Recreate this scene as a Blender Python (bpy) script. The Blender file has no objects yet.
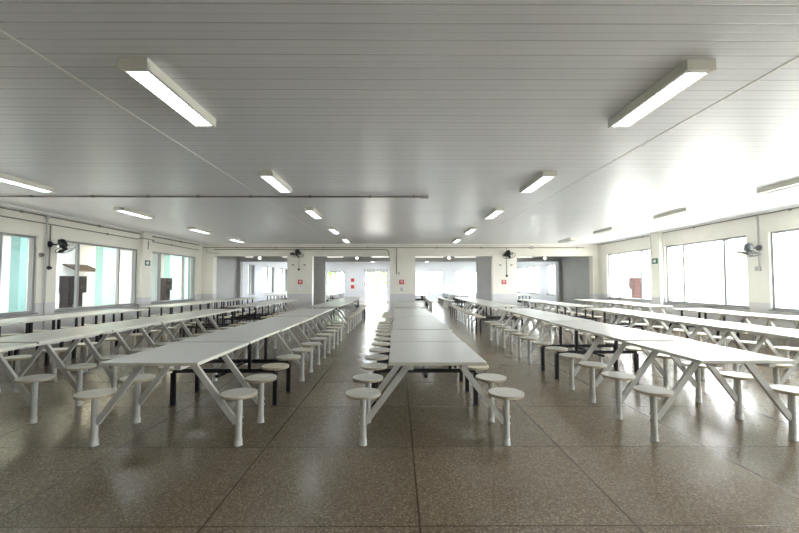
import bpy, bmesh, math, random
from mathutils import Vector, Matrix
random.seed(7)
PI = math.pi
C = bpy.context.scene.collection
SC = bpy.context.scene

# ------------------------------------------------------------------ materials
def mat(name, col, rough=.5, metal=0., spec=.5, emit=None, es=0.):
    m = bpy.data.materials.new(name); m.use_nodes = True
    b = m.node_tree.nodes['Principled BSDF']
    b.inputs['Base Color'].default_value = (*col, 1)
    b.inputs['Roughness'].default_value = rough
    b.inputs['Metallic'].default_value = metal
    b.inputs['Specular IOR Level'].default_value = spec
    if emit:
        b.inputs['Emission Color'].default_value = (*emit, 1)
        b.inputs['Emission Strength'].default_value = es
    return m

class NT:
    def __init__(s, m): s.m = m; s.t = m.node_tree; s.b = s.t.nodes['Principled BSDF']
    def n(s, typ, **kw):
        nd = s.t.nodes.new(typ)
        for k, v in kw.items(): setattr(nd, k, v)
        return nd
    def l(s, a, b): s.t.links.new(a, b)
    def val(s, x, sock):
        if isinstance(x, (int, float)): sock.default_value = x
        else: s.l(x, sock)
    def math(s, op, a, b=0., clamp=False):
        nd = s.n('ShaderNodeMath', operation=op); nd.use_clamp = clamp
        s.val(a, nd.inputs[0]); s.val(b, nd.inputs[1]); return nd.outputs[0]
    def mix(s, f, a, b):
        nd = s.n('ShaderNodeMix', data_type='RGBA')
        s.val(f, nd.inputs[0])
        for x, i in ((a, 6), (b, 7)):
            if isinstance(x, tuple): nd.inputs[i].default_value = (*x, 1)
            else: s.l(x, nd.inputs[i])
        return nd.outputs[2]
    def pos(s):
        g = s.n('ShaderNodeNewGeometry'); x = s.n('ShaderNodeSeparateXYZ'); s.l(g.outputs['Position'], x.inputs[0])
        return g.outputs['Position'], x.outputs[0], x.outputs[1], x.outputs[2]
    def obj(s):
        return s.n('ShaderNodeTexCoord').outputs['Object']
    def noise(s, vec, scale, detail=3., rough=.5):
        nd = s.n('ShaderNodeTexNoise'); nd.inputs['Scale'].default_value = scale
        nd.inputs['Detail'].default_value = detail; nd.inputs['Roughness'].default_value = rough
        s.l(vec, nd.inputs['Vector']); return nd.outputs['Fac']
    def ramp(s, f, a, b, ca=0., cb=1.):
        nd = s.n('ShaderNodeMapRange'); s.val(f, nd.inputs[0])
        nd.inputs[1].default_value = a; nd.inputs[2].default_value = b
        nd.inputs[3].default_value = ca; nd.inputs[4].default_value = cb
        return nd.outputs[0]
    def line(s, c, pitch, off, w):       # 1 on a thin line repeated each pitch
        f = s.math('FRACT', s.math('DIVIDE', s.math('SUBTRACT', c, off), pitch))
        d = s.math('ABSOLUTE', s.math('SUBTRACT', f, .5))       # .5 at the line
        return s.ramp(d, .5 - w / pitch, .5 - w / pitch * .4)
    def bump(s, h, strength=.3, dist=.004):
        nd = s.n('ShaderNodeBump'); nd.inputs['Strength'].default_value = strength
        nd.inputs['Distance'].default_value = dist
        s.l(h, nd.inputs['Height']); s.l(nd.outputs[0], s.b.inputs['Normal'])

def m_wall():
    m = mat('cream_paint', (.7, .66, .55), .45, spec=.35); k = NT(m)
    p, x, y, z = k.pos()
    n = k.noise(p, 1.3, 4)
    up = k.mix(k.ramp(n, .35, .7), (.83, .81, .74), (.78, .76, .69))
    lo = k.mix(k.ramp(n, .35, .7), (.66, .66, .665), (.61, .61, .62))
    f = k.ramp(z, .955, .962)
    k.l(k.mix(f, lo, up), k.b.inputs['Base Color'])
    k.bump(k.noise(p, 60, 2), .06, .002)
    return m
def m_passage():
    m = mat('passage_shade_grey', (.5, .5, .5), .5, spec=.3); k = NT(m)  # shade of the passage put into the wall colour as grey
    p, x, y, z = k.pos(); n = k.noise(p, 1.1, 3)
    k.l(k.mix(k.ramp(n, .35, .7), (.47, .475, .48), (.52, .525, .53)), k.b.inputs['Base Color'])
    return m
def m_white_wall():
    m = mat('bluish_white_paint', (.7, .7, .7), .5, spec=.3); k = NT(m)
    p, x, y, z = k.pos(); n = k.noise(p, 1.1, 3)
    k.l(k.mix(k.ramp(n, .35, .7), (.74, .77, .84), (.78, .81, .86)), k.b.inputs['Base Color'])
    return m
def m_ceiling():
    m = mat('pvc_ceiling_boards', (.7, .7, .68), .28, spec=.45); k = NT(m)
    p, x, y, z = k.pos()
    g = k.line(y, .084, 2.208, .006)
    g2 = k.line(y, .168, 2.208, .009)
    gg = k.math('MAXIMUM', k.math('MULTIPLY', g, .45), g2)
    # boards differ very slightly in tone
    brd = k.math('FLOOR', k.math('DIVIDE', k.math('SUBTRACT', y, 2.208), .168))
    wn = k.n('ShaderNodeTexWhiteNoise', noise_dimensions='1D'); k.l(brd, wn.inputs['W'])
    base = k.mix(wn.outputs['Value'], (.79, .81, .855), (.83, .845, .885))
    k.l(k.mix(k.math('MULTIPLY', gg, .5), base, (.36, .36, .37)), k.b.inputs['Base Color'])
    mp = k.n('ShaderNodeMapping'); mp.inputs['Scale'].default_value = (.5, 5., 1.); k.l(p, mp.inputs[0])
    wv = k.noise(mp.outputs[0], 1., 2)
    h = k.math('SUBTRACT', k.math('MULTIPLY', wv, .8), gg)
    k.bump(h, .35, .004)
    k.l(k.ramp(k.noise(p, .5, 2), .0, 1., .30, .36), k.b.inputs['Roughness'])
    return m
def m_floor():
    m = mat('terrazzo', (.15, .12, .09), .3, spec=.38); k = NT(m)
    p, x, y, z = k.pos()
    v = k.n('ShaderNodeTexVoronoi'); v.inputs['Scale'].default_value = 115; k.l(p, v.inputs['Vector'])
    sp = k.n('ShaderNodeSeparateColor'); k.l(v.outputs['Color'], sp.inputs[0])
    chip = k.ramp(sp.outputs[0], .62, .9)
    dark = k.ramp(sp.outputs[1], .7, .95)
    big = k.noise(p, .55, 4, .6)
    base = k.mix(k.ramp(big, .35, .66), (.170, .128, .080), (.228, .180, .120))
    c = k.mix(k.math('MULTIPLY', chip, .65), base, (.42, .36, .27))
    c = k.mix(k.math('MULTIPLY', dark, .6), c, (.06, .045, .03))
    # slab-to-slab tone
    ix = k.math('FLOOR', k.math('DIVIDE', k.math('SUBTRACT', x, .13), 1.25)); iy = k.math('FLOOR', k.math('DIVIDE', k.math('SUBTRACT', y, 2.365), 1.115))
    cv = k.n('ShaderNodeCombineXYZ'); k.l(ix, cv.inputs[0]); k.l(iy, cv.inputs[1])
    wn = k.n('ShaderNodeTexWhiteNoise', noise_dimensions='2D'); k.l(cv.outputs[0], wn.inputs['Vector'])
    hv = k.n('ShaderNodeHueSaturation'); k.l(c, hv.inputs['Color']); k.l(k.ramp(wn.outputs['Value'], 0, 1, .88, 1.1), hv.inputs['Value'])
    c = hv.outputs[0]
    # brown scuffs with a shape of their own
    mp = k.n('ShaderNodeMapping'); mp.inputs['Scale'].default_value = (2.1, 1.2, 1); mp.inputs['Rotation'].default_value = (0, 0, .5); k.l(p, mp.inputs[0])
    st = k.ramp(k.noise(mp.outputs[0], 2.3, 3, .55), .70, .80)
    c = k.mix(k.math('MULTIPLY', st, .6), c, (.085, .055, .03))
    lx = k.line(x, 1.25, .13, .009); ly = k.line(y, 1.115, 2.365, .007)
    ln = k.math('MAXIMUM', lx, ly)
    c = k.mix(k.math('MULTIPLY', ln, .85), c, (.045, .03, .02))
    k.l(c, k.b.inputs['Base Color'])
    k.l(k.ramp(k.noise(p, 1.6, 4, .65), .3, .72, .205, .265), k.b.inputs['Roughness'])
    wv = k.noise(p, 3.5, 2)
    k.bump(k.math('SUBTRACT', k.math('MULTIPLY', wv, .5), ln), .18, .003)
    return m
def m_laminate(name, a, b, rough=.3):
    m = mat(name, a, rough, spec=.45); k = NT(m)
    o = k.obj(); inf = k.n('ShaderNodeObjectInfo')
    n = k.noise(o, 5, 3)
    f = k.math('ADD', k.math('MULTIPLY', k.ramp(n, .1, .9), .5), k.math('MULTIPLY', inf.outputs['Random'], .6))
    k.l(k.mix(f, a, b), k.b.inputs['Base Color'])
    k.l(k.ramp(k.noise(o, 6, 2), .1, .9, rough, rough + .08), k.b.inputs['Roughness'])
    return m
def m_worn(name, a, chip, rough=.4):
    m = mat(name, a, rough, spec=.4); k = NT(m)
    o = k.obj(); n = k.noise(o, 22, 4, .6)
    k.l(k.mix(k.ramp(n, .69, .72), a, chip), k.b.inputs['Base Color'])
    return m
def m_glass(name, tint=(.93, .97, .96), refl=.08):
    m = bpy.data.materials.new(name); m.use_nodes = True; t = m.node_tree; t.nodes.clear()
    o = t.nodes.new('ShaderNodeOutputMaterial'); mx = t.nodes.new('ShaderNodeMixShader')
    tr = t.nodes.new('ShaderNodeBsdfTransparent'); gl = t.nodes.new('ShaderNodeBsdfGlossy')
    lw = t.nodes.new('ShaderNodeLayerWeight'); pw = t.nodes.new('ShaderNodeMath'); pw.operation = 'POWER'; pw.inputs[1].default_value = 4.
    fr = t.nodes.new('ShaderNodeMapRange'); fr.inputs[3].default_value = .03; fr.inputs[4].default_value = .75
    t.links.new(lw.outputs['Facing'], pw.inputs[0]); t.links.new(pw.outputs[0], fr.inputs[0])
    tr.inputs[0].default_value = (*tint, 1); gl.inputs['Roughness'].default_value = .02
    t.links.new(fr.outputs[0], mx.inputs[0]); t.links.new(tr.outputs[0], mx.inputs[1]); t.links.new(gl.outputs[0], mx.inputs[2])
    t.links.new(mx.outputs[0], o.inputs[0]); return m
def m_noise(name, a, b, scale, rough=.7):
    m = mat(name, a, rough, spec=.3); k = NT(m); n = k.noise(k.pos()[0], scale, 4)
    k.l(k.mix(k.ramp(n, .35, .65), a, b), k.b.inputs['Base Color']); return m

M = dict(
    wall=m_wall(), passage=m_passage(), white_wall=m_white_wall(), ceiling=m_ceiling(), floor=m_floor(),
    rim=mat('seat_edge', (.60, .54, .42), .5),
    top=m_laminate('white_laminate', (.74, .74, .71), (.67, .67, .635), .29),
    edge=mat('laminate_edge', (.66, .65, .58), .5),
    seat=m_laminate('stool_laminate', (.74, .735, .695), (.66, .64, .56), .35),
    cream=m_laminate('cream_laminate', (.78, .70, .50), (.72, .67, .53), .4),
    white_metal=m_worn('white_enamel', (.63, .63, .60), (.46, .43, .37)),
    black_metal=m_worn('black_enamel', (.018, .018, .022), (.05, .05, .05), .35),
    chrome=mat('steel_collar', (.55, .55, .56), .3, .9),
    alu=mat('aluminium_frame', (.30, .305, .31), .45, .2),
    glass=m_glass('window_glass'), dusty=m_glass('greyish_glass', (.80, .84, .87)),
    conduit=mat('grey_conduit', (.25, .245, .23), .5), conduit_light=mat('light_grey_conduit', (.48, .48, .47), .5),
    fan_black=mat('black_plastic', (.014, .014, .02), .4), fan_grey=mat('grey_plastic', (.10, .105, .115), .4),
    housing=mat('luminaire_enamel', (.80, .795, .72), .4),
    lamp=mat('lit_diffuser', (.9, .9, .9), .4, emit=(.90, .96, 1.), es=3.4),
    lamp_weak=mat('weak_lamp', (.9, .9, .9), .4, emit=(1., .97, .9), es=.55),
    fill_far=mat('far_hall_fill', (.9, .9, .9), .4, emit=(.86, .92, 1.), es=22.),  # strong glow for the lights added to the far hall
    unlit=mat('unlit_diffuser', (.62, .62, .60), .4),
    louver=mat('louvre_blade', (.55, .58, .62), .35, .4),
    red=mat('red_plate', (.55, .03, .03), .4), paper=mat('white_plate', (.82, .82, .82), .5),
    ink=mat('dark_print', (.05, .05, .06), .5), green=mat('green_plate', (.02, .16, .09), .4),
    trim=mat('ceiling_trim', (.88, .88, .87), .35),
    ground=m_noise('pale_concrete_ground', (.55, .53, .48), (.62, .60, .55), 1.2),
    plaster=m_noise('white_plaster', (.74, .74, .71), (.68, .67, .64), .8), teal=m_noise('teal_paint', (.19, .33, .31), (.22, .36, .335), .9),
    fascia=m_noise('cream_fascia', (.74, .66, .45), (.70, .62, .42), .9), tile=m_noise('brown_roof_tiles', (.085, .065, .045), (.12, .085, .06), 6),
    box=m_noise('dark_brown_slats', (.020, .016, .016), (.034, .026, .024), 12), box_red=m_noise('reddish_brown_slats', (.030, .012, .010), (.042, .018, .014), 12),
    leaf=m_noise('foliage', (.10, .22, .05), (.22, .34, .08), 4), bark=m_noise('bark', (.12, .08, .05), (.18, .12, .08), 9),
)
def wave(m, axis, pitch):                 # slatted look for the boxes outside
    k = NT(m); p, x, y, z = k.pos(); c = {'x': x, 'y': y, 'z': z}[axis]
    k.bump(k.line(c, pitch, 0, .02), .8, .01)
wave(M['box'], 'z', .06); wave(M['box_red'], 'z', .06); wave(M['tile'], 'y', .22)

# ------------------------------------------------------------------ mesh helpers
class MB:
    def __init__(s): s.v = []; s.f = []; s.sm = []; s.mi = []
    def add(s, vs, fs, smooth=False, mi=0):
        o = len(s.v); s.v += [tuple(v) for v in vs]
        s.f += [[i + o for i in f] for f in fs]; s.sm += [smooth] * len(fs); s.mi += [mi] * len(fs)
        return s
    def box(s, x0, x1, y0, y1, z0, z1, mi=0):
        v = [(x, y, z) for z in (z0, z1) for y in (y0, y1) for x in (x0, x1)]
        return s.add(v, [(0, 2, 3, 1), (4, 5, 7, 6), (0, 1, 5, 4), (2, 6, 7, 3), (0, 4, 6, 2), (1, 3, 7, 5)], mi=mi)
    def bar(s, a, b, w, h, up=(0, 0, 1), mi=0):           # rectangular bar a->b
        a = Vector(a); b = Vector(b); d = (b - a).normalized()
        u = Vector(up)
        if abs(d.dot(u)) > .98: u = Vector((1, 0, 0))
        sx = d.cross(u).normalized() * w / 2; sz = sx.cross(d).normalized() * h / 2
        v = [p + i * sx + j * sz for p in (a, b) for i, j in ((-1, -1), (1, -1), (1, 1), (-1, 1))]
        return s.add(v, [(3, 2, 1, 0), (4, 5, 6, 7), (0, 1, 5, 4), (1, 2, 6, 5), (2, 3, 7, 6), (3, 0, 4, 7)], mi=mi)
    def tube(s, pts, r, n=10, cap=True, mi=0):
        pts = [Vector(p) for p in pts]; N = len(pts); rs = r if isinstance(r, (list, tuple)) else [r] * N
        rings = []; ref = None
        for i, p in enumerate(pts):
            d = (pts[min(i + 1, N - 1)] - pts[max(i - 1, 0)]).normalized()
            if ref is None:
                ref = Vector((0, 0, 1)) if abs(d.z) < .9 else Vector((1, 0, 0))
            x = (ref - d * ref.dot(d)).normalized(); ref = x; y = d.cross(x)
            rings.append([p + rs[i] * (math.cos(2 * PI * k / n) * x + math.sin(2 * PI * k / n) * y) for k in range(n)])
        v = [q for R in rings for q in R]
        f = [(i * n + k, i * n + (k + 1) % n, (i + 1) * n + (k + 1) % n, (i + 1) * n + k) for i in range(N - 1) for k in range(n)]
        s.add(v, f, True, mi)
        if cap:
            s.add(rings[0], [list(range(n))[::-1]], mi=mi); s.add(rings[-1], [list(range(n))], mi=mi)
        return s
    def ring(s, c, R, r, axis=(0, 0, 1), n=28, m=6, mi=0):
        q = Vector((0, 0, 1)).rotation_difference(Vector(axis).normalized()).to_matrix(); c = Vector(c)
        v = [c + q @ Vector(((R + r * math.cos(b)) * math.cos(a), (R + r * math.cos(b)) * math.sin(a), r * math.sin(b)))
             for a in [2 * PI * i / n for i in range(n)] for b in [2 * PI * j / m for j in range(m)]]
        f = [(i * m + j, ((i + 1) % n) * m + j, ((i + 1) % n) * m + (j + 1) % m, i * m + (j + 1) % m) for i in range(n) for j in range(m)]
        return s.add(v, f, True, mi)
    def lathe(s, prof, c=(0, 0, 0), n=28, mi=0, axis=(0, 0, 1)):     # prof: (r, z) bottom to top
        q = Vector((0, 0, 1)).rotation_difference(Vector(axis).normalized()).to_matrix(); c = Vector(c)
        v = [c + q @ Vector((r * math.cos(2 * PI * k / n), r * math.sin(2 * PI * k / n), z)) for r, z in prof for k in range(n)]
        f = [(i * n + k, i * n + (k + 1) % n, (i + 1) * n + (k + 1) % n, (i + 1) * n + k) for i in range(len(prof) - 1) for k in range(n)]
        s.add(v, f, True, mi)
        N = len(prof)
        s.add(v[:n], [list(range(n))[::-1]], mi=mi); s.add(v[(N - 1) * n:], [list(range(n))], mi=mi)
        return s
    def mesh(s, name, mats):
        me = bpy.data.meshes.new(name); me.from_pydata(s.v, [], s.f)
        for p, sm, mi in zip(me.polygons, s.sm, s.mi): p.use_smooth = sm; p.material_index = mi
        for m in (mats if isinstance(mats, (list, tuple)) else [mats]): me.materials.append(m)
        me.validate(); me.update(); return me
    def obj(s, name, mats, parent=None, loc=None):
        return put(name, s.mesh(name, mats), parent, loc)
def put(name, me, parent=None, loc=None):
    o = bpy.data.objects.new(name, me); C.objects.link(o)
    if parent: o.parent = parent
    if loc: o.location = loc
    return o
def tag(o, label, cat, group=None):
    o['label'] = label; o['category'] = cat
    if group: o['group'] = group
    return o
def struct(o): o['kind'] = 'structure'; return o
def empty(name, loc=(0, 0, 0), rz=0.):
    o = bpy.data.objects.new(name, None); C.objects.link(o); o.location = loc; o.rotation_euler = (0, 0, rz)
    o.empty_display_size = .1; return o
def dup(root, loc):
    def rec(o, par):
        c = o.copy(); C.objects.link(c)
        if par: c.parent = par
        for ch in kids[o.name]: rec(ch, c)
        return c
    kids = {}
    def idx(o):
        kids[o.name] = list(o.children)
        for ch in o.children: idx(ch)
    idx(root)
    r = rec(root, None); r.location = loc; return r

# ------------------------------------------------------------------ room
XL, XR, YF, YB, H = -7.9, 8.15, -3.0, 16.2, 2.98
Y2, YE = 19.8, 30.0
WT = .22
struct(MB().box(XL - .3, XR + .3, YF - .2, YE + .2, -.12, 0).obj('floor', M['floor']))
struct(MB().box(XL - .3, XR + .3, YF - .2, YE + .2, H, H + .12).obj('ceiling', M['ceiling']))

LWIN = [(5.85, 8.82), (9.32, 12.24), (12.76, 15.72)]
RWIN = [(-1.0, 1.85), (2.4, 5.3), (5.8, 8.72), (9.28, 12.14), (12.76, 15.5)]
FWIN = [(21.3, 22.2), (23.6, 25.8), (26.9, 28.9)]
GWIN = [(20.7, 21.8), (23.0, 25.3), (26.5, 28.5)]
LZ = (.75, 2.42); RZ = (.82, 2.52); FZ = (.78, 2.4)
def side_wall(name, xi, sgn, y0, y1, wins, zz, m):
    xa, xb = sorted((xi, xi + sgn * WT)); b = MB()
    b.box(xa, xb, y0, y1, 0, zz[0]); b.box(xa, xb, y0, y1, zz[1], H)
    ys = [y0] + [v for w in wins for v in w] + [y1]
    for i in range(0, len(ys), 2):
        b.box(xa, xb, ys[i], ys[i + 1], zz[0], zz[1])
    return struct(b.obj(name, m))
side_wall('wall_left', XL, -1, YF, YB + .3, LWIN, LZ, M['wall'])
side_wall('wall_right', XR, 1, YF, YB + .3, RWIN, RZ, M['wall'])
struct(MB().box(XL - WT, XR + WT, YF - .2, YF, 0, H).obj('wall_front', M['wall']))
struct(MB().box(XL - WT, XL, YB + .3, Y2, 0, H).obj('wall_passage_left', M['passage']))
struct(MB().box(XR, XR + WT, YB + .3, Y2, 0, H).obj('wall_passage_right', M['passage']))
side_wall('wall_far_left', XL, -1, Y2, YE, FWIN, FZ, M['white_wall'])
side_wall('wall_far_right', XR, 1, Y2, YE, GWIN, FZ, M['white_wall'])
BT = 2.49
PIL = [(XL, -7.43), (-4.45, -3.44), (-.30, .72), (3.86, 4.85), (7.93, XR)]
b = MB().box(XL, XR, YB, YB + .30, BT, H)
for x0, x1 in PIL: b.box(x0, x1, YB, YB + .30, 0, BT)
struct(b.obj('wall_back', M['wall']))
b = MB().box(XL, XR, Y2, Y2 + .30, 2.46, H)
for x0, x1 in [(XL, -7.75), (-4.3, -3.56), (-.12, .55), (3.95, 4.72), (8.0, XR)]: b.box(x0, x1, Y2, Y2 + .30, 0, 2.46)
struct(b.obj('wall_passage_back', M['passage']))
# far wall: windows and the open doorway
FARW = [(-7.2, -6.0), (-5.3, -3.95), (1.35, 3.45), (4.3, 6.1)]
DR = (-2.45, -.75)
b = MB(); xs = sorted([FARW[0], FARW[1], DR, FARW[2], FARW[3]]); cur = XL
for w in xs:
    b.box(cur, w[0], YE, YE + .2, 0, H); cur = w[1]
    b.box(w[0], w[1], YE, YE + .2, 2.25, H)
    if w is not DR: b.box(w[0], w[1], YE, YE + .2, 0, .62)
b.box(cur, XR, YE, YE + .2, 0, H)
struct(b.obj('wall_far', M['white_wall']))
# piers on the side walls
struct(MB().box(XL, XL + .12, 12.27, 12.72, 0, H).obj('wall_left_pier', M['wall']))
struct(MB().box(XR - .12, XR, 12.2, 12.66, 0, H).obj('wall_right_pier', M['wall']))
# ceiling joint strips and edge trims
for i, x in enumerate((-2.49, 2.81)):
    struct(MB().box(x - .013, x + .013, YF, YB, H - .004, H).obj('trim_%d' % (i + 1), M['trim']))
t = MB().box(XL, XL + .07, YF, YB, H - .045, H)
struct(t.obj('trim_3', M['trim']))
struct(MB().box(XR - .05, XR, YF, YB, H - .035, H).obj('trim_4', M['trim']))
struct(MB().box(XL + .07, XR - .05, YB - .04, YB, H - .03, H).obj('trim_5', M['trim']))

wn = [0]
def window(xi, sgn, w, zz, openc=True, quarter=True):
    wn[0] += 1
    y0, y1 = w; z0, z1 = zz; xc = xi + sgn * .10; fw = .045
    fr = MB()
    for a, bb in ((z0, z0 + fw), (z1 - fw, z1)): fr.box(xc - .05, xc + .05, y0, y1, a, bb)
    for a, bb in ((y0, y0 + fw), (y1 - fw, y1)): fr.box(xc - .05, xc + .05, a, bb, z0 + fw, z1 - fw)
    root = struct(fr.obj('window_%d' % wn[0], M['alu']))
    q = (y1 - y0) / 4; ms = (y0 + q, y1 - q) if quarter else ((y0 + y1) / 2,)
    for yy in ms:
        mm = MB().box(xc - .04, xc - .005, yy - .032, yy + .032, z0 + fw, z1 - fw)
        mm.box(xc + .005, xc + .04, yy - .045, yy + .012, z0 + fw, z1 - fw)
        mm.box(xc - .055, xc - .04, yy - .012, yy + .012, (z0 + z1) / 2 - .1, (z0 + z1) / 2 - .02)
        mm.obj('mullion', M['alu'], root)
    ed = [y0] + list(ms) + [y1]
    for i in range(len(ed) - 1):
        if openc and len(ed) == 4 and i == 1: continue
        gb = MB().box(xc - .024, xc - .020, ed[i] + .02, ed[i + 1] - .02, z0 + fw, z1 - fw)
        gb.obj('pane', M['dusty'] if sgn < 0 else M['glass'], root)
    sb = MB(); a, bb = sorted((xi - sgn * .03, xi + sgn * .05)); sb.box(a, bb, y0 - .03, y1 + .03, z0 - .03, z0)
    sb.obj('window_sill', M['alu'], root)
    return root
for w in LWIN: window(XL, -1, w, LZ)
for w in RWIN: window(XR, 1, w, RZ)
for w in FWIN: window(XL, -1, w, FZ, False, False)
for w in GWIN: window(XR, 1, w, FZ, False, False)
for x0, x1 in FARW:
    wn[0] += 1; fr = MB(); y = YE + .1; z0, z1 = .62, 2.25
    fr.box(x0, x1, y - .03, y + .03, z0, z0 + .05); fr.box(x0, x1, y - .03, y + .03, z1 - .05, z1)
    fr.box(x0, x0 + .05, y - .03, y + .03, z0, z1); fr.box(x1 - .05, x1, y - .03, y + .03, z0, z1)
    fr.box((x0 + x1) / 2 - .025, (x0 + x1) / 2 + .025, y - .03, y + .03, z0, z1)
    r = struct(fr.obj('window_%d' % wn[0], M['alu']))
    MB().box(x0 + .05, x1 - .05, y - .003, y + .003, z0 + .05, z1 - .05).obj('pane', M['glass'], r)
# doorway of the far wall: frame with a row of vents over it
d = MB().box(DR[0], DR[0] + .05, YE + .02, YE + .18, 0, 2.25).box(DR[1] - .05, DR[1], YE + .02, YE + .18, 0, 2.25).box(DR[0], DR[1], YE + .02, YE + .18, 2.2, 2.25)
d = struct(d.obj('door_1', M['alu']))
v = MB()
for i in range(8):
    x = DR[0] - .1 + i * .24; v.box(x, x + .17, YE - .02, YE + .0, 2.33, 2.43)
v.obj('vent_row', M['conduit_light'], d)

# ------------------------------------------------------------------ canteen tables
TL = 1.135; TW = .396; TH = .757; SO = .622; SP = TL / 2
def bevelled(x0, x1, y0, y1, z0, z1, bv):
    bm = bmesh.new()
    bmesh.ops.create_cube(bm, size=1)
    bmesh.ops.scale(bm, vec=(x1 - x0, y1 - y0, z1 - z0), verts=bm.verts)
    bmesh.ops.translate(bm, vec=((x0 + x1) / 2, (y0 + y1) / 2, (z0 + z1) / 2), verts=bm.verts)
    bmesh.ops.bevel(bm, geom=list(bm.edges), offset=bv, segments=2, profile=.5, affect='EDGES')
    me = bpy.data.meshes.new('tabletop'); bm.to_mesh(me); bm.free(); return me
top_me = bevelled(-TW, TW, .012, TL - .012, TH - .028, TH, .004)
top_me.materials.append(M['top']); top_me.materials.append(M['edge'])
for p in top_me.polygons:
    if abs(p.normal.z) < .5: p.material_index = 1
rail = MB()
for s in (-1, 1): rail.bar((s * .22, .04, TH - .045), (s * .22, TL - .04, TH - .045), .05, .034)
rail_me = rail.mesh('support_rail', M['white_metal'])
def seat_mesh(m):
    b = MB().lathe([(.150, .423), (.153, .425), (.154, .446)], n=32, mi=1)
    b.lathe([(.154, .446), (.154, .448), (.152, .4505)], n=32, mi=0)
    return b.mesh('seat', [m, M['rim']])
seat_me = seat_mesh(M['seat']); cream_me = seat_mesh(M['cream'])
post = MB().lathe([(.028, .0), (.028, .420)], n=16).lathe([(.036, 0), (.036, .005), (.0325, .007), (.0325, .042), (.0285, .044)], n=16)
post.lathe([(.0325, .044), (.0325, .052), (.0285, .054)], n=16, mi=1)
post.lathe([(.07, .415), (.07, .423)], n=16)
post_me = post.mesh('stool', [M['white_metal'], M['chrome']])
def brace_mesh(s):
    b = MB().bar((-s * .02, 0, .19), (-s * (SO - .20), 0, TH - .034), .034, .05, up=(s, 0, .7))
    for dz in (.025, -.03): b.lathe([(.0, 0), (.010, 0), (.010, .008), (.0, .010)], c=(s * .028, 0, .21 + dz), n=8, axis=(s, 0, 0))
    return b.mesh('brace', M['white_metal'])
brace_me = {s: brace_mesh(s) for s in (-1, 1)}
SB = .585
frm = MB().bar((-SB, 0, .393), (SB, 0, .393), .045, .045)
frm_me = frm.mesh('black_frame', M['black_metal'])
leg_me = MB().bar((0, 0, 0), (0, 0, .371), .045, .045).box(-.035, .035, -.035, .035, 0, .006).box(-.06, .06, -.06, .06, .4155, .418).mesh('leg', M['black_metal'])
upr_me = MB().bar((0, 0, .415), (0, 0, TH - .0285), .035, .035).mesh('upright', M['black_metal'])
link_me = MB().bar((0, -SP / 2 - .2, .37), (0, SP / 2 + .2, .37), .035, .03).mesh('tie_bar', M['black_metal'])
S0 = .295                                                     # first stool behind the table's front edge
def make_table(kind):
    r = empty('canteen_table')
    put('tabletop', top_me, r)
    if kind == 'W':
        put('support_rail', rail_me, r)
        for i in (0, 1):
            for s in (-1, 1):
                st = put('stool', post_me, r, (s * SO, S0 + i * SP, 0))
                put('seat', seat_me, st); put('brace', brace_me[s], st)
    else:
        put('tie_bar', link_me, r, (0, S0 + SP / 2, 0))
        for i in (0, 1):
            f = put('black_frame', frm_me, r, (0, S0 + i * SP, 0))
            for s in (-1, 1):
                put('leg', leg_me, f, (s * SB, 0, 0))
                put('upright', upr_me, f, (s * .29, 0, 0))
                cr = (i + s) % 3 == 1
                st = put('seat', cream_me if cr else seat_me, f, (s * SB, 0, 0))
                if cr: st['label'] = 'cream round stool seat'
    return r
protos = {'W': make_table('W'), 'B': make_table('B')}; used = set()
ORD = ['first', 'second', 'third', 'fourth', 'fifth', 'sixth', 'seventh', 'eighth', 'ninth', 'tenth', 'eleventh', 'twelfth', 'thirteenth']
ROWS = [
    ('row by the left windows', -6.56, 3.235, 'BBBBBB', 'BBBBBB', 10.85),
    ('second row from the left windows', -4.265, 3.235, 'WWWWWB', 'BBWW', 11.0),
    ('third row from the left windows', -1.99, 3.235, 'WBWWWW', 'WWWWBB', 10.95),
    ('middle row', .326, 3.235, 'WBBBWW', 'WW', 11.0),
    ('third row from the right windows', 2.92, 3.32, 'WWBWWW', 'BWWWBB', 11.0),
    ('second row from the right windows', 5.08, 3.32, 'WWWWWB', 'BWWW', 11.15),
    ('row by the right windows', 7.30, 3.32, 'WWWWWB', 'WWWW', 11.15),
]
def place(kind, x, y, label, group):
    o = protos[kind] if kind not in used else dup(protos[kind], (x, y, 0))
    used.add(kind); o.location = (x, y, 0)
    for c in o.children:
        if c.name.startswith('tabletop'): c.location.z = random.uniform(-.002, .009)
    return tag(o, label, 'table', group)
for nm, x, y0, s1, s2, y2 in ROWS:
    for i, k in enumerate(s1 + s2):
        y = y0 + TL * i if i < len(s1) else y2 + TL * (i - len(s1))
        look = 'white table with white stools' if k == 'W' else 'white table on black frames'
        place(k, x + random.uniform(-.012, .012), y, '%s, %s from front, in the %s' % (look, ORD[i], nm), 'canteen tables in the ' + nm)
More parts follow.
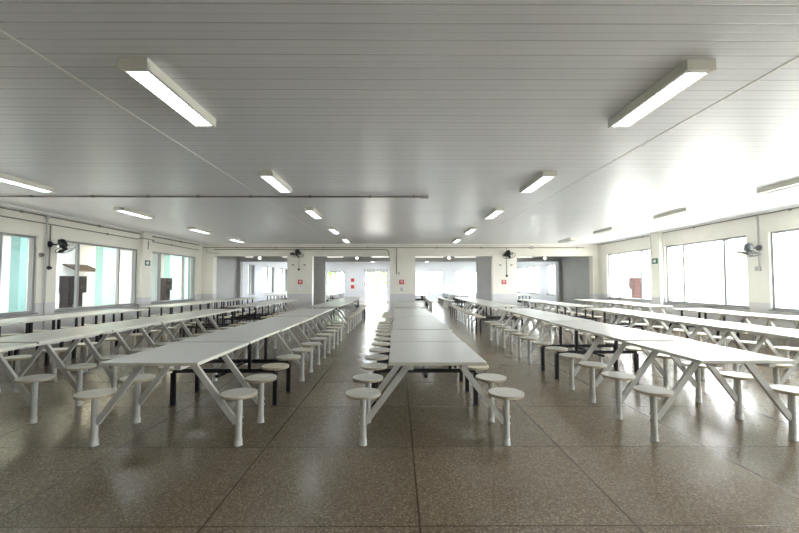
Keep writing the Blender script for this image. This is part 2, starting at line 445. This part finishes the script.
# far hall: same tables, small in view, built as one mesh each
def joined(kind):
    bm = bmesh.new(); mats = []; dep = []
    def rec(o, mt):
        mt = mt @ Matrix.Translation(o.location)
        if o.type == 'MESH':
            me = o.data.copy(); me.transform(mt)
            ix = []
            for m in me.materials:
                if m not in mats: mats.append(m)
                ix.append(mats.index(m))
            for p in me.polygons: p.material_index = ix[p.material_index]
            bm.from_mesh(me); bpy.data.meshes.remove(me)
        for c in o.children: rec(c, mt)
    src = protos[kind]; keep = src.location.copy(); src.location = (0, 0, 0); rec(src, Matrix()); src.location = keep
    me = bpy.data.meshes.new('canteen_table'); bm.to_mesh(me); bm.free()
    for m in mats: me.materials.append(m)
    return me
far_me = {k: joined(k) for k in 'WB'}
for nm, x, ks in (('in the row by the left windows', -6.56, 'BBBBBB'), ('in the row left of the doorway', -4.0, 'WBWWBB'),
                  ('in the row just right of the doorway', 1.2, 'WWBBWW'), ('in the second row right of the doorway', 3.4, 'BWWBBB'), ('in the row by the right windows', 6.7, 'BBWWWB')):
    for i, k in enumerate(ks):
        o = put('canteen_table', far_me[k], None, (x, 20.9 + TL * i, 0))
        tag(o, 'far hall table, %s from the openings, %s' % (ORD[i], nm), 'table', 'canteen tables in the far hall')

# ------------------------------------------------------------------ ceiling lights
LW, LL, LH = .205, 1.07, .075
hs = MB()
hs.box(-LW / 2, LW / 2, -LL / 2, LL / 2, H - .02, H)                      # back plate
hs.box(-LW / 2, -LW / 2 + .006, -LL / 2, LL / 2, H - LH, H - .02).box(LW / 2 - .006, LW / 2, -LL / 2, LL / 2, H - LH, H - .02)
hs.box(-LW / 2, LW / 2, -LL / 2, -LL / 2 + .05, H - LH, H - .02).box(-LW / 2, LW / 2, LL / 2 - .03, LL / 2, H - LH, H - .02)
hs.box(-LW / 2, -LW / 2 + .022, -LL / 2, LL / 2, H - LH - .002, H - LH + .002).box(LW / 2 - .022, LW / 2, -LL / 2, LL / 2, H - LH - .002, H - LH + .002)
hs_me = hs.mesh('housing', M['housing'])
df = MB().box(-LW / 2 + .008, LW / 2 - .008, -LL / 2 + .05, LL / 2 - .03, H - LH + .012, H - LH + .016)
df_me = {True: df.mesh('diffuser', M['lamp']), False: df.mesh('diffuser', M['unlit'])}
far_fill = df.mesh('diffuser', M['fill_far'])
lv = MB()
lv.box(-LW / 2 + .0215, -LW / 2 + .024, -LL / 2 + .05, LL / 2 - .03, H - LH, H - LH + .006).box(LW / 2 - .024, LW / 2 - .0215, -LL / 2 + .05, LL / 2 - .03, H - LH, H - LH + .006).box(-LW / 2 + .0215, LW / 2 - .0215, -LL / 2 + .05, -LL / 2 + .052, H - LH, H - LH + .006)
for i in range(18):
    y = -LL / 2 + .09 + i * .053; lv.box(-LW / 2 + .022, -LW / 2 + .045, y, y + .004, H - LH, H - LH + .012)
    lv.box(LW / 2 - .045, LW / 2 - .022, y, y + .004, H - LH, H - LH + .012)
lv_me = lv.mesh('louvre', M['louver'])
COLS = [('outer left column', -5.80, True), ('inner left column', -1.857, True), ('inner right column', 2.15, True), ('outer right column', 6.15, False)]
for nm, x, lit in COLS:
    for k in range(-1, 5):
        if k < 1 and abs(x) > 5 and k == -1: continue
        o = empty('ceiling_light', (x, (3.29, 6.11, 8.84, 11.75, 14.45, .5)[k], 0))
        # the light hangs from the ceiling: its base is there, the mesh is built at ceiling height
        put('housing', hs_me, o); put('diffuser', df_me[lit], o); put('louvre', lv_me, o)
        pos = 'overhead behind the camera' if k == -1 else ORD[k] + ' from the front'
        tag(o, '%s fluorescent ceiling light with white housing, %s, %s' % ('lit' if lit else 'unlit', pos, nm), 'ceiling light', 'fluorescent lights on the ceiling')
for i, (x, y) in enumerate([(x, y) for y in (22.5, 25.5, 28.3) for x in (-5.7, -1.8, 2.1, 5.9)]):  # unseen lights added to brighten the far hall
    o = empty('ceiling_light', (x, y, 0)); put('housing', hs_me, o); put('diffuser', far_fill, o)
    tag(o, 'lit ceiling light added to brighten the far hall, %s across in the %s line' % (ORD[i % 4], ORD[i // 4]), 'ceiling light', 'ceiling lights added in the far hall')
# lamps over the passage openings
for i, x in enumerate((-6.8, -2.0, 2.55, 7.3)):
    b = MB().lathe([(.0, 0), (.10, .0), (.10, .03), (.085, .05)], c=(x, Y2 + .002, 2.63), n=20, axis=(0, -1, 0))
    o = b.obj('bulkhead_lamp', M['paper'])
    tag(o, 'round white lamp over the %s passage opening' % ['far left', 'inner left', 'inner right', 'far right'][i], 'lamp')
    MB().lathe([(.082, .05), (.075, .075), (.05, .095), (.0, .10)], c=(x, Y2 + .002, 2.63), n=20, axis=(0, -1, 0)).obj('lamp_dome', M['lamp_weak'], o)
for i, (x0, x1) in enumerate(((-7.5, -7.1), (-5.7, -4.9), (-3.5, -2.65), (-1.3, -.4), (.8, 2.3), (2.8, 3.9), (5.9, 6.7))):
    b = MB().box(x0, x1, Y2 - .05, Y2 + .002, 2.66, 2.71); o = b.obj('batten_light', M['paper'])
    tag(o, 'thin batten light on the beam behind the openings, %s from the left' % ORD[i], 'light', 'batten lights over the passage')
    MB().tube([(x0 + .03, Y2 - .065, 2.675), (x1 - .03, Y2 - .065, 2.675)], .016, 8).obj('tube', M['lamp_weak'], o)

# ------------------------------------------------------------------ conduits, switches, fans
def conduit(pts, r, label, m='conduit', clamps=(), boxes=(), loc=None):
    b = MB()
    o = b.tube(pts, r, 8).obj('conduit', M[m]); tag(o, label, 'conduit')
    for (x, y, z, sx, sy, sz) in clamps: MB().box(x - sx, x + sx, y - sy, y + sy, z - sz, z + sz).obj('clamp', M[m], o)
    for (x, y, z, sx, sy, sz) in boxes: MB().box(x - sx, x + sx, y - sy, y + sy, z - sz, z + sz).obj('junction_box', M['conduit_light'], o)
    return o
zc = H - .022
conduit([(XL + .08, 7.2, zc), (.42, 7.2, zc)], .016, 'grey conduit crossing the ceiling from the left wall to a small box',
        clamps=[(x, 7.2, H - .012, .022, .02, .028) for x in (-6.6, -5.5, -4.5, -3.6, -2.65, -1.58, -.5, .3)],
        boxes=[(.49, 7.2, H - .025, .07, .035, .025)])
conduit([(XL + .02, YF + .1, 2.90), (XL + .02, 15.9, 2.90)], .018, 'upper dark conduit running along the left wall above the windows',
        clamps=[(XL + .014, y, 2.90, .012, .03, .03) for y in (4.2, 6.5, 8.4, 10.6, 12.9, 14.6)])
conduit([(XL + .018, YF + .1, 2.73), (XL + .018, 12.1, 2.73), (XL + .145, 12.23, 2.76), (XL + .145, 12.76, 2.76), (XL + .018, 12.86, 2.73), (XL + .018, 15.9, 2.70)], .013,
        'lower thin conduit along the left wall above the windows', clamps=[(XL + .012, y, 2.73, .01, .025, .025) for y in (5.2, 7.4, 10.9, 14.)])
conduit([(XL + .062, 8.96, 2.86), (XL + .062, 8.96, .02)], .017, 'vertical conduit on the pier between the two nearest left windows', 'conduit_light',
        boxes=[(XL + .07, 8.96, 2.88, .025, .05, .03)])
conduit([(XL + .02, 9.1, 2.71), (XL + .02, 9.1, 1.78)], .014, 'short vertical conduit behind the black fan on the left wall')
conduit([(XL + .131, 12.5, 2.71), (XL + .131, 12.5, 2.45)], .012, 'short conduit dropping to the sign on the left pier')
yb = YB - .02
conduit([(XL + .05, yb, 2.83), (7.6, yb, 2.83)], .016, 'long conduit along the top of the back wall',
        clamps=[(x, yb + .003, 2.83, .03, .012, .03) for x in (-6.5, -4.9, -3.0, -1.2, 1.6, 3.4, 5.4, 7.3)], boxes=[(5.45, yb - .014, 2.83, .06, .03, .05)])
conduit([(-7.4, yb, 2.75), (-.46, yb, 2.75), (-.38, yb, 2.72), (-.34, yb, 2.64), (-.34, yb, 2.50)], .018, 'second conduit over the left openings, bending down at the middle pillar')
conduit([(-.03, YB - .016, 2.811), (-.03, YB - .016, 1.76)], .017, 'vertical conduit down the middle pillar', boxes=[(.06, yb, 1.79, .035, .02, .05), (-.03, yb - .006, 2.52, .025, .02, .03)])
conduit([(-7.7, yb, 2.811), (-7.7, yb, 2.66), (-7.5, yb, 2.60), (-7.2, yb, 2.60)], .016, 'bent conduit in the back left corner', 'conduit_light')
conduit([(-3.98, YB - .0085, 2.73), (-3.98, YB - .0085, 1.99)], .010, 'thin conduit below the fan on the left pillar')
conduit([(4.43, YB - .011, 2.811), (4.43, YB - .011, 1.73)], .013, 'thin conduit below the fan on the right pillar')
conduit([(XR - .02, YF + .1, 2.93), (XR - .02, 15.9, 2.93)], .014, 'grey conduit running along the top of the right wall',
        clamps=[(XR - .012, y, 2.93, .012, .03, .03) for y in (6.5, 8.2, 10.9, 13.2)])
conduit([(XR - .0165, 8.95, 2.91), (XR - .0165, 8.95, 1.74)], .018, 'vertical conduit behind the grey fan on the right wall', 'conduit_light', boxes=[(XR - .03, 8.97, 1.72, .03, .05, .05)])
conduit([(XR - .1272, 12.6, 2.90), (XR - .1272, 12.6, 2.3)], .008, 'thin cable down the pier on the right wall', 'conduit_light')

def switch(loc, dirv, label, m='fan_black'):
    d = Vector(dirv); o = MB().lathe([(.0, 0), (.045, 0), (.045, .03), (.03, .045), (.028, .065), (.0, .07)], c=loc, n=14, axis=dirv).obj('fan_switch', M[m])
    return tag(o, label, 'switch')
switch((XL, 9.1, 1.74), (1, 0, 0), 'round black fan switch at the foot of the left wall conduit')
switch((-3.98, YB, 1.95), (0, -1, 0), 'round black fan switch on the left pillar under the fan')
switch((4.43, YB, 1.69), (0, -1, 0), 'round black fan switch on the right pillar under the fan')
switch((XL, 8.89, 2.02), (1, 0, 0), 'small grey switch beside the frame of the nearest left window', 'conduit')

def fan(wall, out, z, label, m, tilt=.38, reach=.34, R=.27, yaw=0.):
    """wall: (x, y) on the wall face, out: unit vector into the room"""
    o = Vector((out[0], out[1], 0)); r = empty('wall_fan', (wall[0], wall[1], 0)); side = Vector((-o.y, o.x, 0))
    base = Vector((0, 0, z)); tagged = tag(r, label, 'fan', 'wall fans')
    hubtop = base + o * reach + Vector((0, 0, .02))
    ax = (Vector((0, 0, -1)) * math.cos(tilt) + o * math.sin(tilt)).normalized()
    mb = MB().lathe([(.0, 0), (.07, 0), (.07, .02), (.05, .05), (.025, .06), (.0, .062)], c=base, n=18, axis=o)
    mb.tube([base + o * .05, base + o * .16 + Vector((0, 0, -.01)), hubtop], .018, 10)
    mb.obj('bracket', M[m], r)
    MB().lathe([(.0, -.09), (.05, -.085), (.08, -.05), (.085, .0), (.08, .07), (.05, .10), (.02, .11), (.02, .16), (.0, .16)], c=hubtop, n=22, axis=ax).obj('motor', M[m], r)
    q = Vector((0, 0, 1)).rotation_difference(ax).to_matrix(); hc = hubtop + ax * .15
    MB().lathe([(.0, -.02), (.045, -.02), (.045, .015), (.03, .03), (.0, .034)], c=hc, n=18, axis=ax).obj('hub', M[m], r)
    for k in range(3):
        a0 = 2 * PI * k / 3 + yaw; vs = []; n = 9
        for sgn in (1, -1):
            for i in range(n):
                t = i / (n - 1); rr = .035 + (R - .05) * t; wd = .03 + .075 * math.sin(PI * min(1, .15 + .8 * t)) 
                for e in (-1, 1):
                    a = a0 + e * math.atan2(wd * .8, rr + .06)
                    vs.append(hc + q @ Vector((rr * math.cos(a), rr * math.sin(a), e * .018 + sgn * .002)))
        fs = []
        for i in range(n - 1):
            a = i * 2; fs.append((a, a + 1, a + 3, a + 2)); bb = 2 * n + i * 2; fs.append((bb, bb + 2, bb + 3, bb + 1))
            fs.append((a, a + 2, bb + 2, bb)); fs.append((a + 1, bb + 1, bb + 3, a + 3))
        fs.append((2 * n - 2, 2 * n - 1, 4 * n - 1, 4 * n - 2)); fs.append((0, 2 * n, 2 * n + 1, 1))
        MB().add(vs, fs, True).obj('blade', M[m], r)
    g = MB()
    g.ring(hc, R, .006, ax)
    for dz, R2 in ((-.05, R * .62), (.05, R * .62), (.055, R * .3), (-.055, R * .3)): g.ring(hc + ax * dz, R2, .0028, ax, m=4)
    for k in range(16):
        a = 2 * PI * k / 16; e = q @ Vector((math.cos(a), math.sin(a), 0))
        for sg in (-1, 1):
            g.tube([hc + ax * sg * .056 + e * .05, hc + ax * sg * .05 + e * R * .62, hc + e * R], .0022, 4, False)
    g.obj('guard', M[m], r)
    return r
fan((XL, 9.1), (1, 0), 2.28, 'black wall fan between the two nearest left windows', 'fan_black', .5, .30, .19)
fan((-3.98, YB), (0, -1), 2.63, 'black wall fan on the left pillar of the back wall', 'fan_black', .32, .3, .27, .5)
fan((4.43, YB), (0, -1), 2.60, 'black wall fan on the right pillar of the back wall', 'fan_black', .5, .3, .25, .9)
fan((XR, 8.95), (-1, 0), 2.19, 'grey wall fan between the two nearest right windows', 'fan_grey', .2, .25, .23, .2)

# ------------------------------------------------------------------ signs
def plate(name, c, w, h, m, label, cat, normal=(0, -1), t=.008):
    n = Vector((normal[0], normal[1], 0)); s = Vector((-n.y, n.x, 0)); c = Vector(c)
    return tag(MB().bar(c - n * .001, c + n * t, w, h).obj(name, M[m]), label, cat)
def glyph(par, c, boxes, m, n=(0, -1)):
    b = MB(); c = Vector(c); nn = Vector((n[0], n[1], 0)); s = Vector((-nn.y, nn.x, 0)) * -1
    for (x, z, w, h) in boxes:
        p = c + s * -x + Vector((0, 0, z)); b.bar(p, p + nn * .002, w, h)
    return b.obj('pictogram', M[m], par)
TXT = [(0, .055, .11, .012), (-.02, .02, .05, .03), (.035, .02, .04, .03), (0, -.02, .10, .012), (0, -.05, .08, .010)]
for x, w in ((-3.92, 'left'), (.17, 'middle'), (4.31, 'right')):
    o = plate('fire_sign', (x, YB, 1.44), .19, .18, 'red', 'red square sign with white print on the %s pillar' % w, 'sign')
    glyph(o, (x, YB - .008, 1.44), TXT, 'paper')
b = MB().add([(-4.02, YB - .01, 1.31), (-3.82, YB - .01, 1.31), (-3.89, YB - .01, 1.08), (-3.95, YB - .01, 1.08), (-4.02, YB + .001, 1.31), (-3.82, YB + .001, 1.31), (-3.89, YB + .001, 1.08), (-3.95, YB + .001, 1.08)],
             [(0, 3, 2, 1), (4, 5, 6, 7), (0, 1, 5, 4), (1, 2, 6, 5), (2, 3, 7, 6), (3, 0, 4, 7)])
o = tag(b.obj('notice', M['paper']), 'white pointed notice under the red sign on the left pillar', 'notice')
glyph(o, (-3.92, YB - .01, 1.26), [(0, 0, .012, .07), (.03, .01, .012, .05)], 'ink')
o = plate('notice', (.16, YB, 1.15), .15, .24, 'paper', 'white notice with dark print under the red sign on the middle pillar', 'notice')
glyph(o, (.16, YB - .008, 1.15), [(.025, .03, .03, .07), (.025, -.05, .045, .05), (-.04, .0, .012, .16)], 'ink')
o = plate('notice', (-3.35, YE, 1.33), .26, .95, 'paper', 'white board with two red squares on the far hall wall', 'notice')
glyph(o, (-3.35, YE - .008, 1.33), [(0, .28, .24, .26), (0, -.22, .24, .26)], 'red')
for x, s, w in ((XL + .12, 1, 'left'), (XR - .12, -1, 'right')):
    y = 12.5 if s > 0 else 12.42; z = 2.02 if s > 0 else 2.08
    o = plate('exit_sign', (x, y, z), .26, .17, 'green', 'small green sign with white figure on the %s wall pier' % w, 'sign', (s, 0))
    glyph(o, (x + s * .008, y, z), [(.0, .0, .09, .09), (-.07, 0, .03, .05)], 'paper', (s, 0))
for x, w in ((-4.22, 'left end of the left'), (-3.75, 'right end of the left'), (4.17, 'left end of the right'), (4.62, 'right end of the right')):
    o = MB().box(x - .045, x + .045, YB - .012, YB, 2.10, 2.15).obj('wall_plate', M['conduit']); tag(o, 'small grey plate at the %s pillar, below its fan' % w, 'plate')

# ------------------------------------------------------------------ outside
struct(MB().box(-60, XL - .3, -30, 80, -.25, -.13).obj('ground', M['ground']))
struct(MB().box(XR + .3, 60, -30, 80, -.25, -.13).obj('ground', M['ground']))
struct(MB().box(XL - .3, XR + .3, YE + .2, 80, -.25, -.13).obj('ground', M['ground']))
struct(MB().box(XL - 1.6, XL - .3, YF - .2, YE + .2, H, H + .12).obj('added_shade_overhang', M['plaster']))  # unseen overhang, added to cut the light on the left side
bd = empty('building', (-13., 12, -.13)); tag(bd, 'pale building with teal columns and cream eave outside the left windows', 'building')
def bp(name, b, m): o = b.obj(name, M[m], bd); o.location = (13., -12, .13); return o
bp('wall', MB().box(-13.4, -13.0, -12, 46, -.13, 3.6), 'plaster')
bp('roof_eave', MB().box(-13.4, -10.7, -12, 46, 3.25, 3.6), 'fascia')  # eave run further out to shade the wall and columns
bp('roof_beam', MB().box(-12.2, -11.9, -12, 46, 3.02, 3.25), 'plaster')
for y0, y1 in ((7.9, 8.3), (12.72, 13.06), (16.3, 17.2), (21.1, 22.6), (23.5, 24.6)):
    bp('column', MB().box(-12.25, -11.95, y0, y1, -.13, 3.02), 'teal')
aw = MB().add([(-13.0, 15.6, 2.15), (-13.0, 16.85, 2.15), (-12.4, 16.85, 1.90), (-12.4, 15.6, 1.90), (-13.0, 15.6, 2.10), (-13.0, 16.85, 2.10), (-12.4, 16.85, 1.85), (-12.4, 15.6, 1.85)],
              [(0, 3, 2, 1), (4, 5, 6, 7), (0, 1, 5, 4), (1, 2, 6, 5), (2, 3, 7, 6), (3, 0, 4, 7)])
bp('awning', aw, 'tile')
def crate(x, y, z0, w, d, h, m, label):
    b = MB().box(x - w / 2, x + w / 2, y - d / 2, y + d / 2, z0, z0 + h)
    n = int(h / .07)
    for i in range(n):
        z = z0 + .015 + i * h / n
        b.box(x - w / 2 - .012, x + w / 2 + .012, y - d / 2 - .012, y + d / 2 + .012, z, z + h / n * .7)
    return tag(b.obj('slatted_box', M[m]), label, 'box')
for (x, y, d, m, w, s) in ((-10., 12.42, .66, 'box', 'second left window', 0), (-10., 17.35, .46, 'box', 'far left window', 0), (10.55, 17.72, .48, 'box_red', 'far right window', .03)):
    pl = MB().box(x - .16, x + .16, y - d / 2, y + d / 2, -.13, .55).obj('plinth', M['plaster']); tag(pl, 'pale plinth under the stacked boxes outside the ' + w, 'plinth')
    c1 = 'dark' if m == 'box' else 'reddish brown'
    crate(x, y - .06, .55, .26, d - .14, .54 + s, m, '%s slatted box, lower of the pair outside the %s' % (c1, w))
    crate(x, y, 1.09 + s, .30, d, .52, m, '%s slatted box, upper of the pair outside the %s' % (c1, w))
b2 = empty('building', (24, 22, -.13)); tag(b2, 'faint cream building far outside the right windows', 'building')
o = MB().box(24, 30, 14, 34, -.13, 3.2).obj('wall', M['plaster'], b2); o.location = (-24, -22, .13)
o = MB().box(23.3, 30.5, 13.5, 34.5, 3.2, 3.5).obj('roof', M['fascia'], b2); o.location = (-24, -22, .13)
def tree(loc, h, r, label, n=900):
    rnd = random.Random(int(loc[0] * 31 + loc[1])); o = empty('tree', loc); tag(o, label, 'tree')
    MB().tube([(0, 0, 0), (.05, 0, h * .3), (.0, .05, h * .6)], [.14, .11, .06], 8).obj('trunk', M['bark'], o)
    b = MB()
    cl = [(rnd.uniform(-.5, .5) * r, rnd.uniform(-.5, .5) * r, h * rnd.uniform(.5, .95), r * rnd.uniform(.4, .65)) for _ in range(9)]
    for i in range(n):
        cx, cy, cz, cr = rnd.choice(cl)
        v = Vector((rnd.gauss(0, 1), rnd.gauss(0, 1), rnd.gauss(0, 1))).normalized() * cr * rnd.uniform(.7, 1.05)
        p = Vector((cx, cy, cz)) + v; a = Vector((rnd.gauss(0, 1), rnd.gauss(0, 1), rnd.gauss(0, 1))).normalized()
        t1 = a.orthogonal().normalized() * .12; t2 = a.cross(t1).normalized() * .07
        b.add([p - t1, p + t2, p + t1, p - t2], [(0, 1, 2, 3)])
    b.obj('foliage', M['leaf'], o)
tree((-2.2, 42, -.13), 3.6, 1.6, 'green tree outside the far doorway')
tree((-.6, 45, -.13), 3.2, 1.5, 'yellowish green tree to the right beyond the far doorway')
tree((-7.0, 42, -.13), 3.8, 1.8, 'green tree outside the far hall window left of the doorway')

# ------------------------------------------------------------------ light
w = bpy.data.worlds.new('World'); SC.world = w; w.use_nodes = True
t = w.node_tree; bg = t.nodes['Background']; bg.inputs[0].default_value = (.985, .99, 1., 1)
tc = t.nodes.new('ShaderNodeTexCoord'); sx = t.nodes.new('ShaderNodeSeparateXYZ'); mr = t.nodes.new('ShaderNodeMapRange')
mr.interpolation_type = 'SMOOTHSTEP'                       # the bright half of the sky is the sunny side
for i, v in ((1, -.8), (2, .8), (3, 2.2), (4, 7.4)): mr.inputs[i].default_value = v
t.links.new(tc.outputs['Generated'], sx.inputs[0]); t.links.new(sx.outputs[0], mr.inputs[0]); t.links.new(mr.outputs[0], bg.inputs[1])
sl = bpy.data.lights.new('sun', 'SUN'); sl.energy = 3.; sl.angle = .01; sl.color = (1., .95, .86)
so = bpy.data.objects.new('sun', sl); C.objects.link(so); so.rotation_euler = Vector((.12, 1., 1.45)).to_track_quat('Z', 'Y').to_euler()
def portal(loc, rot, sx, sy):
    l = bpy.data.lights.new('window_portal', 'AREA'); l.shape = 'RECTANGLE'; l.size = sx; l.size_y = sy
    l.cycles.is_portal = True
    o = bpy.data.objects.new('window_portal', l); C.objects.link(o); o.location = loc; o.rotation_euler = rot
for wins, x, rz, zz in ((LWIN, XL - WT - .03, -PI / 2, LZ), (RWIN, XR + WT + .03, PI / 2, RZ), (FWIN, XL - WT - .03, -PI / 2, FZ), (GWIN, XR + WT + .03, PI / 2, FZ)):
    for y0, y1 in wins:
        portal((x, (y0 + y1) / 2, sum(zz) / 2), (PI / 2, 0, rz), y1 - y0, zz[1] - zz[0])
for x0, x1 in FARW + [DR]:
    z0 = 0. if (x0, x1) == DR else .62
    portal(((x0 + x1) / 2, YE + .25, (z0 + 2.25) / 2), (PI / 2, 0, PI), x1 - x0, 2.25 - z0)

# ------------------------------------------------------------------ camera
cam = bpy.data.cameras.new('camera'); co = bpy.data.objects.new('camera', cam); C.objects.link(co)
cam.sensor_width = 36; cam.lens = 400.5 / 799 * 36; cam.clip_start = .05; cam.clip_end = 300
co.location = (0, 0, 1.399); co.rotation_euler = (PI / 2 + .0411, 0, -.0053)
SC.camera = co
vs = SC.view_settings
vs.view_transform = 'Standard'; vs.look = 'None'; vs.gamma = 1; vs.use_curve_mapping = False; vs.exposure = 1.66
SC.cycles.use_denoising = True
SC.cycles.max_bounces = 10; SC.cycles.diffuse_bounces = 6; SC.cycles.glossy_bounces = 5; SC.cycles.transparent_max_bounces = 24
SC.cycles.sample_clamp_indirect = 8
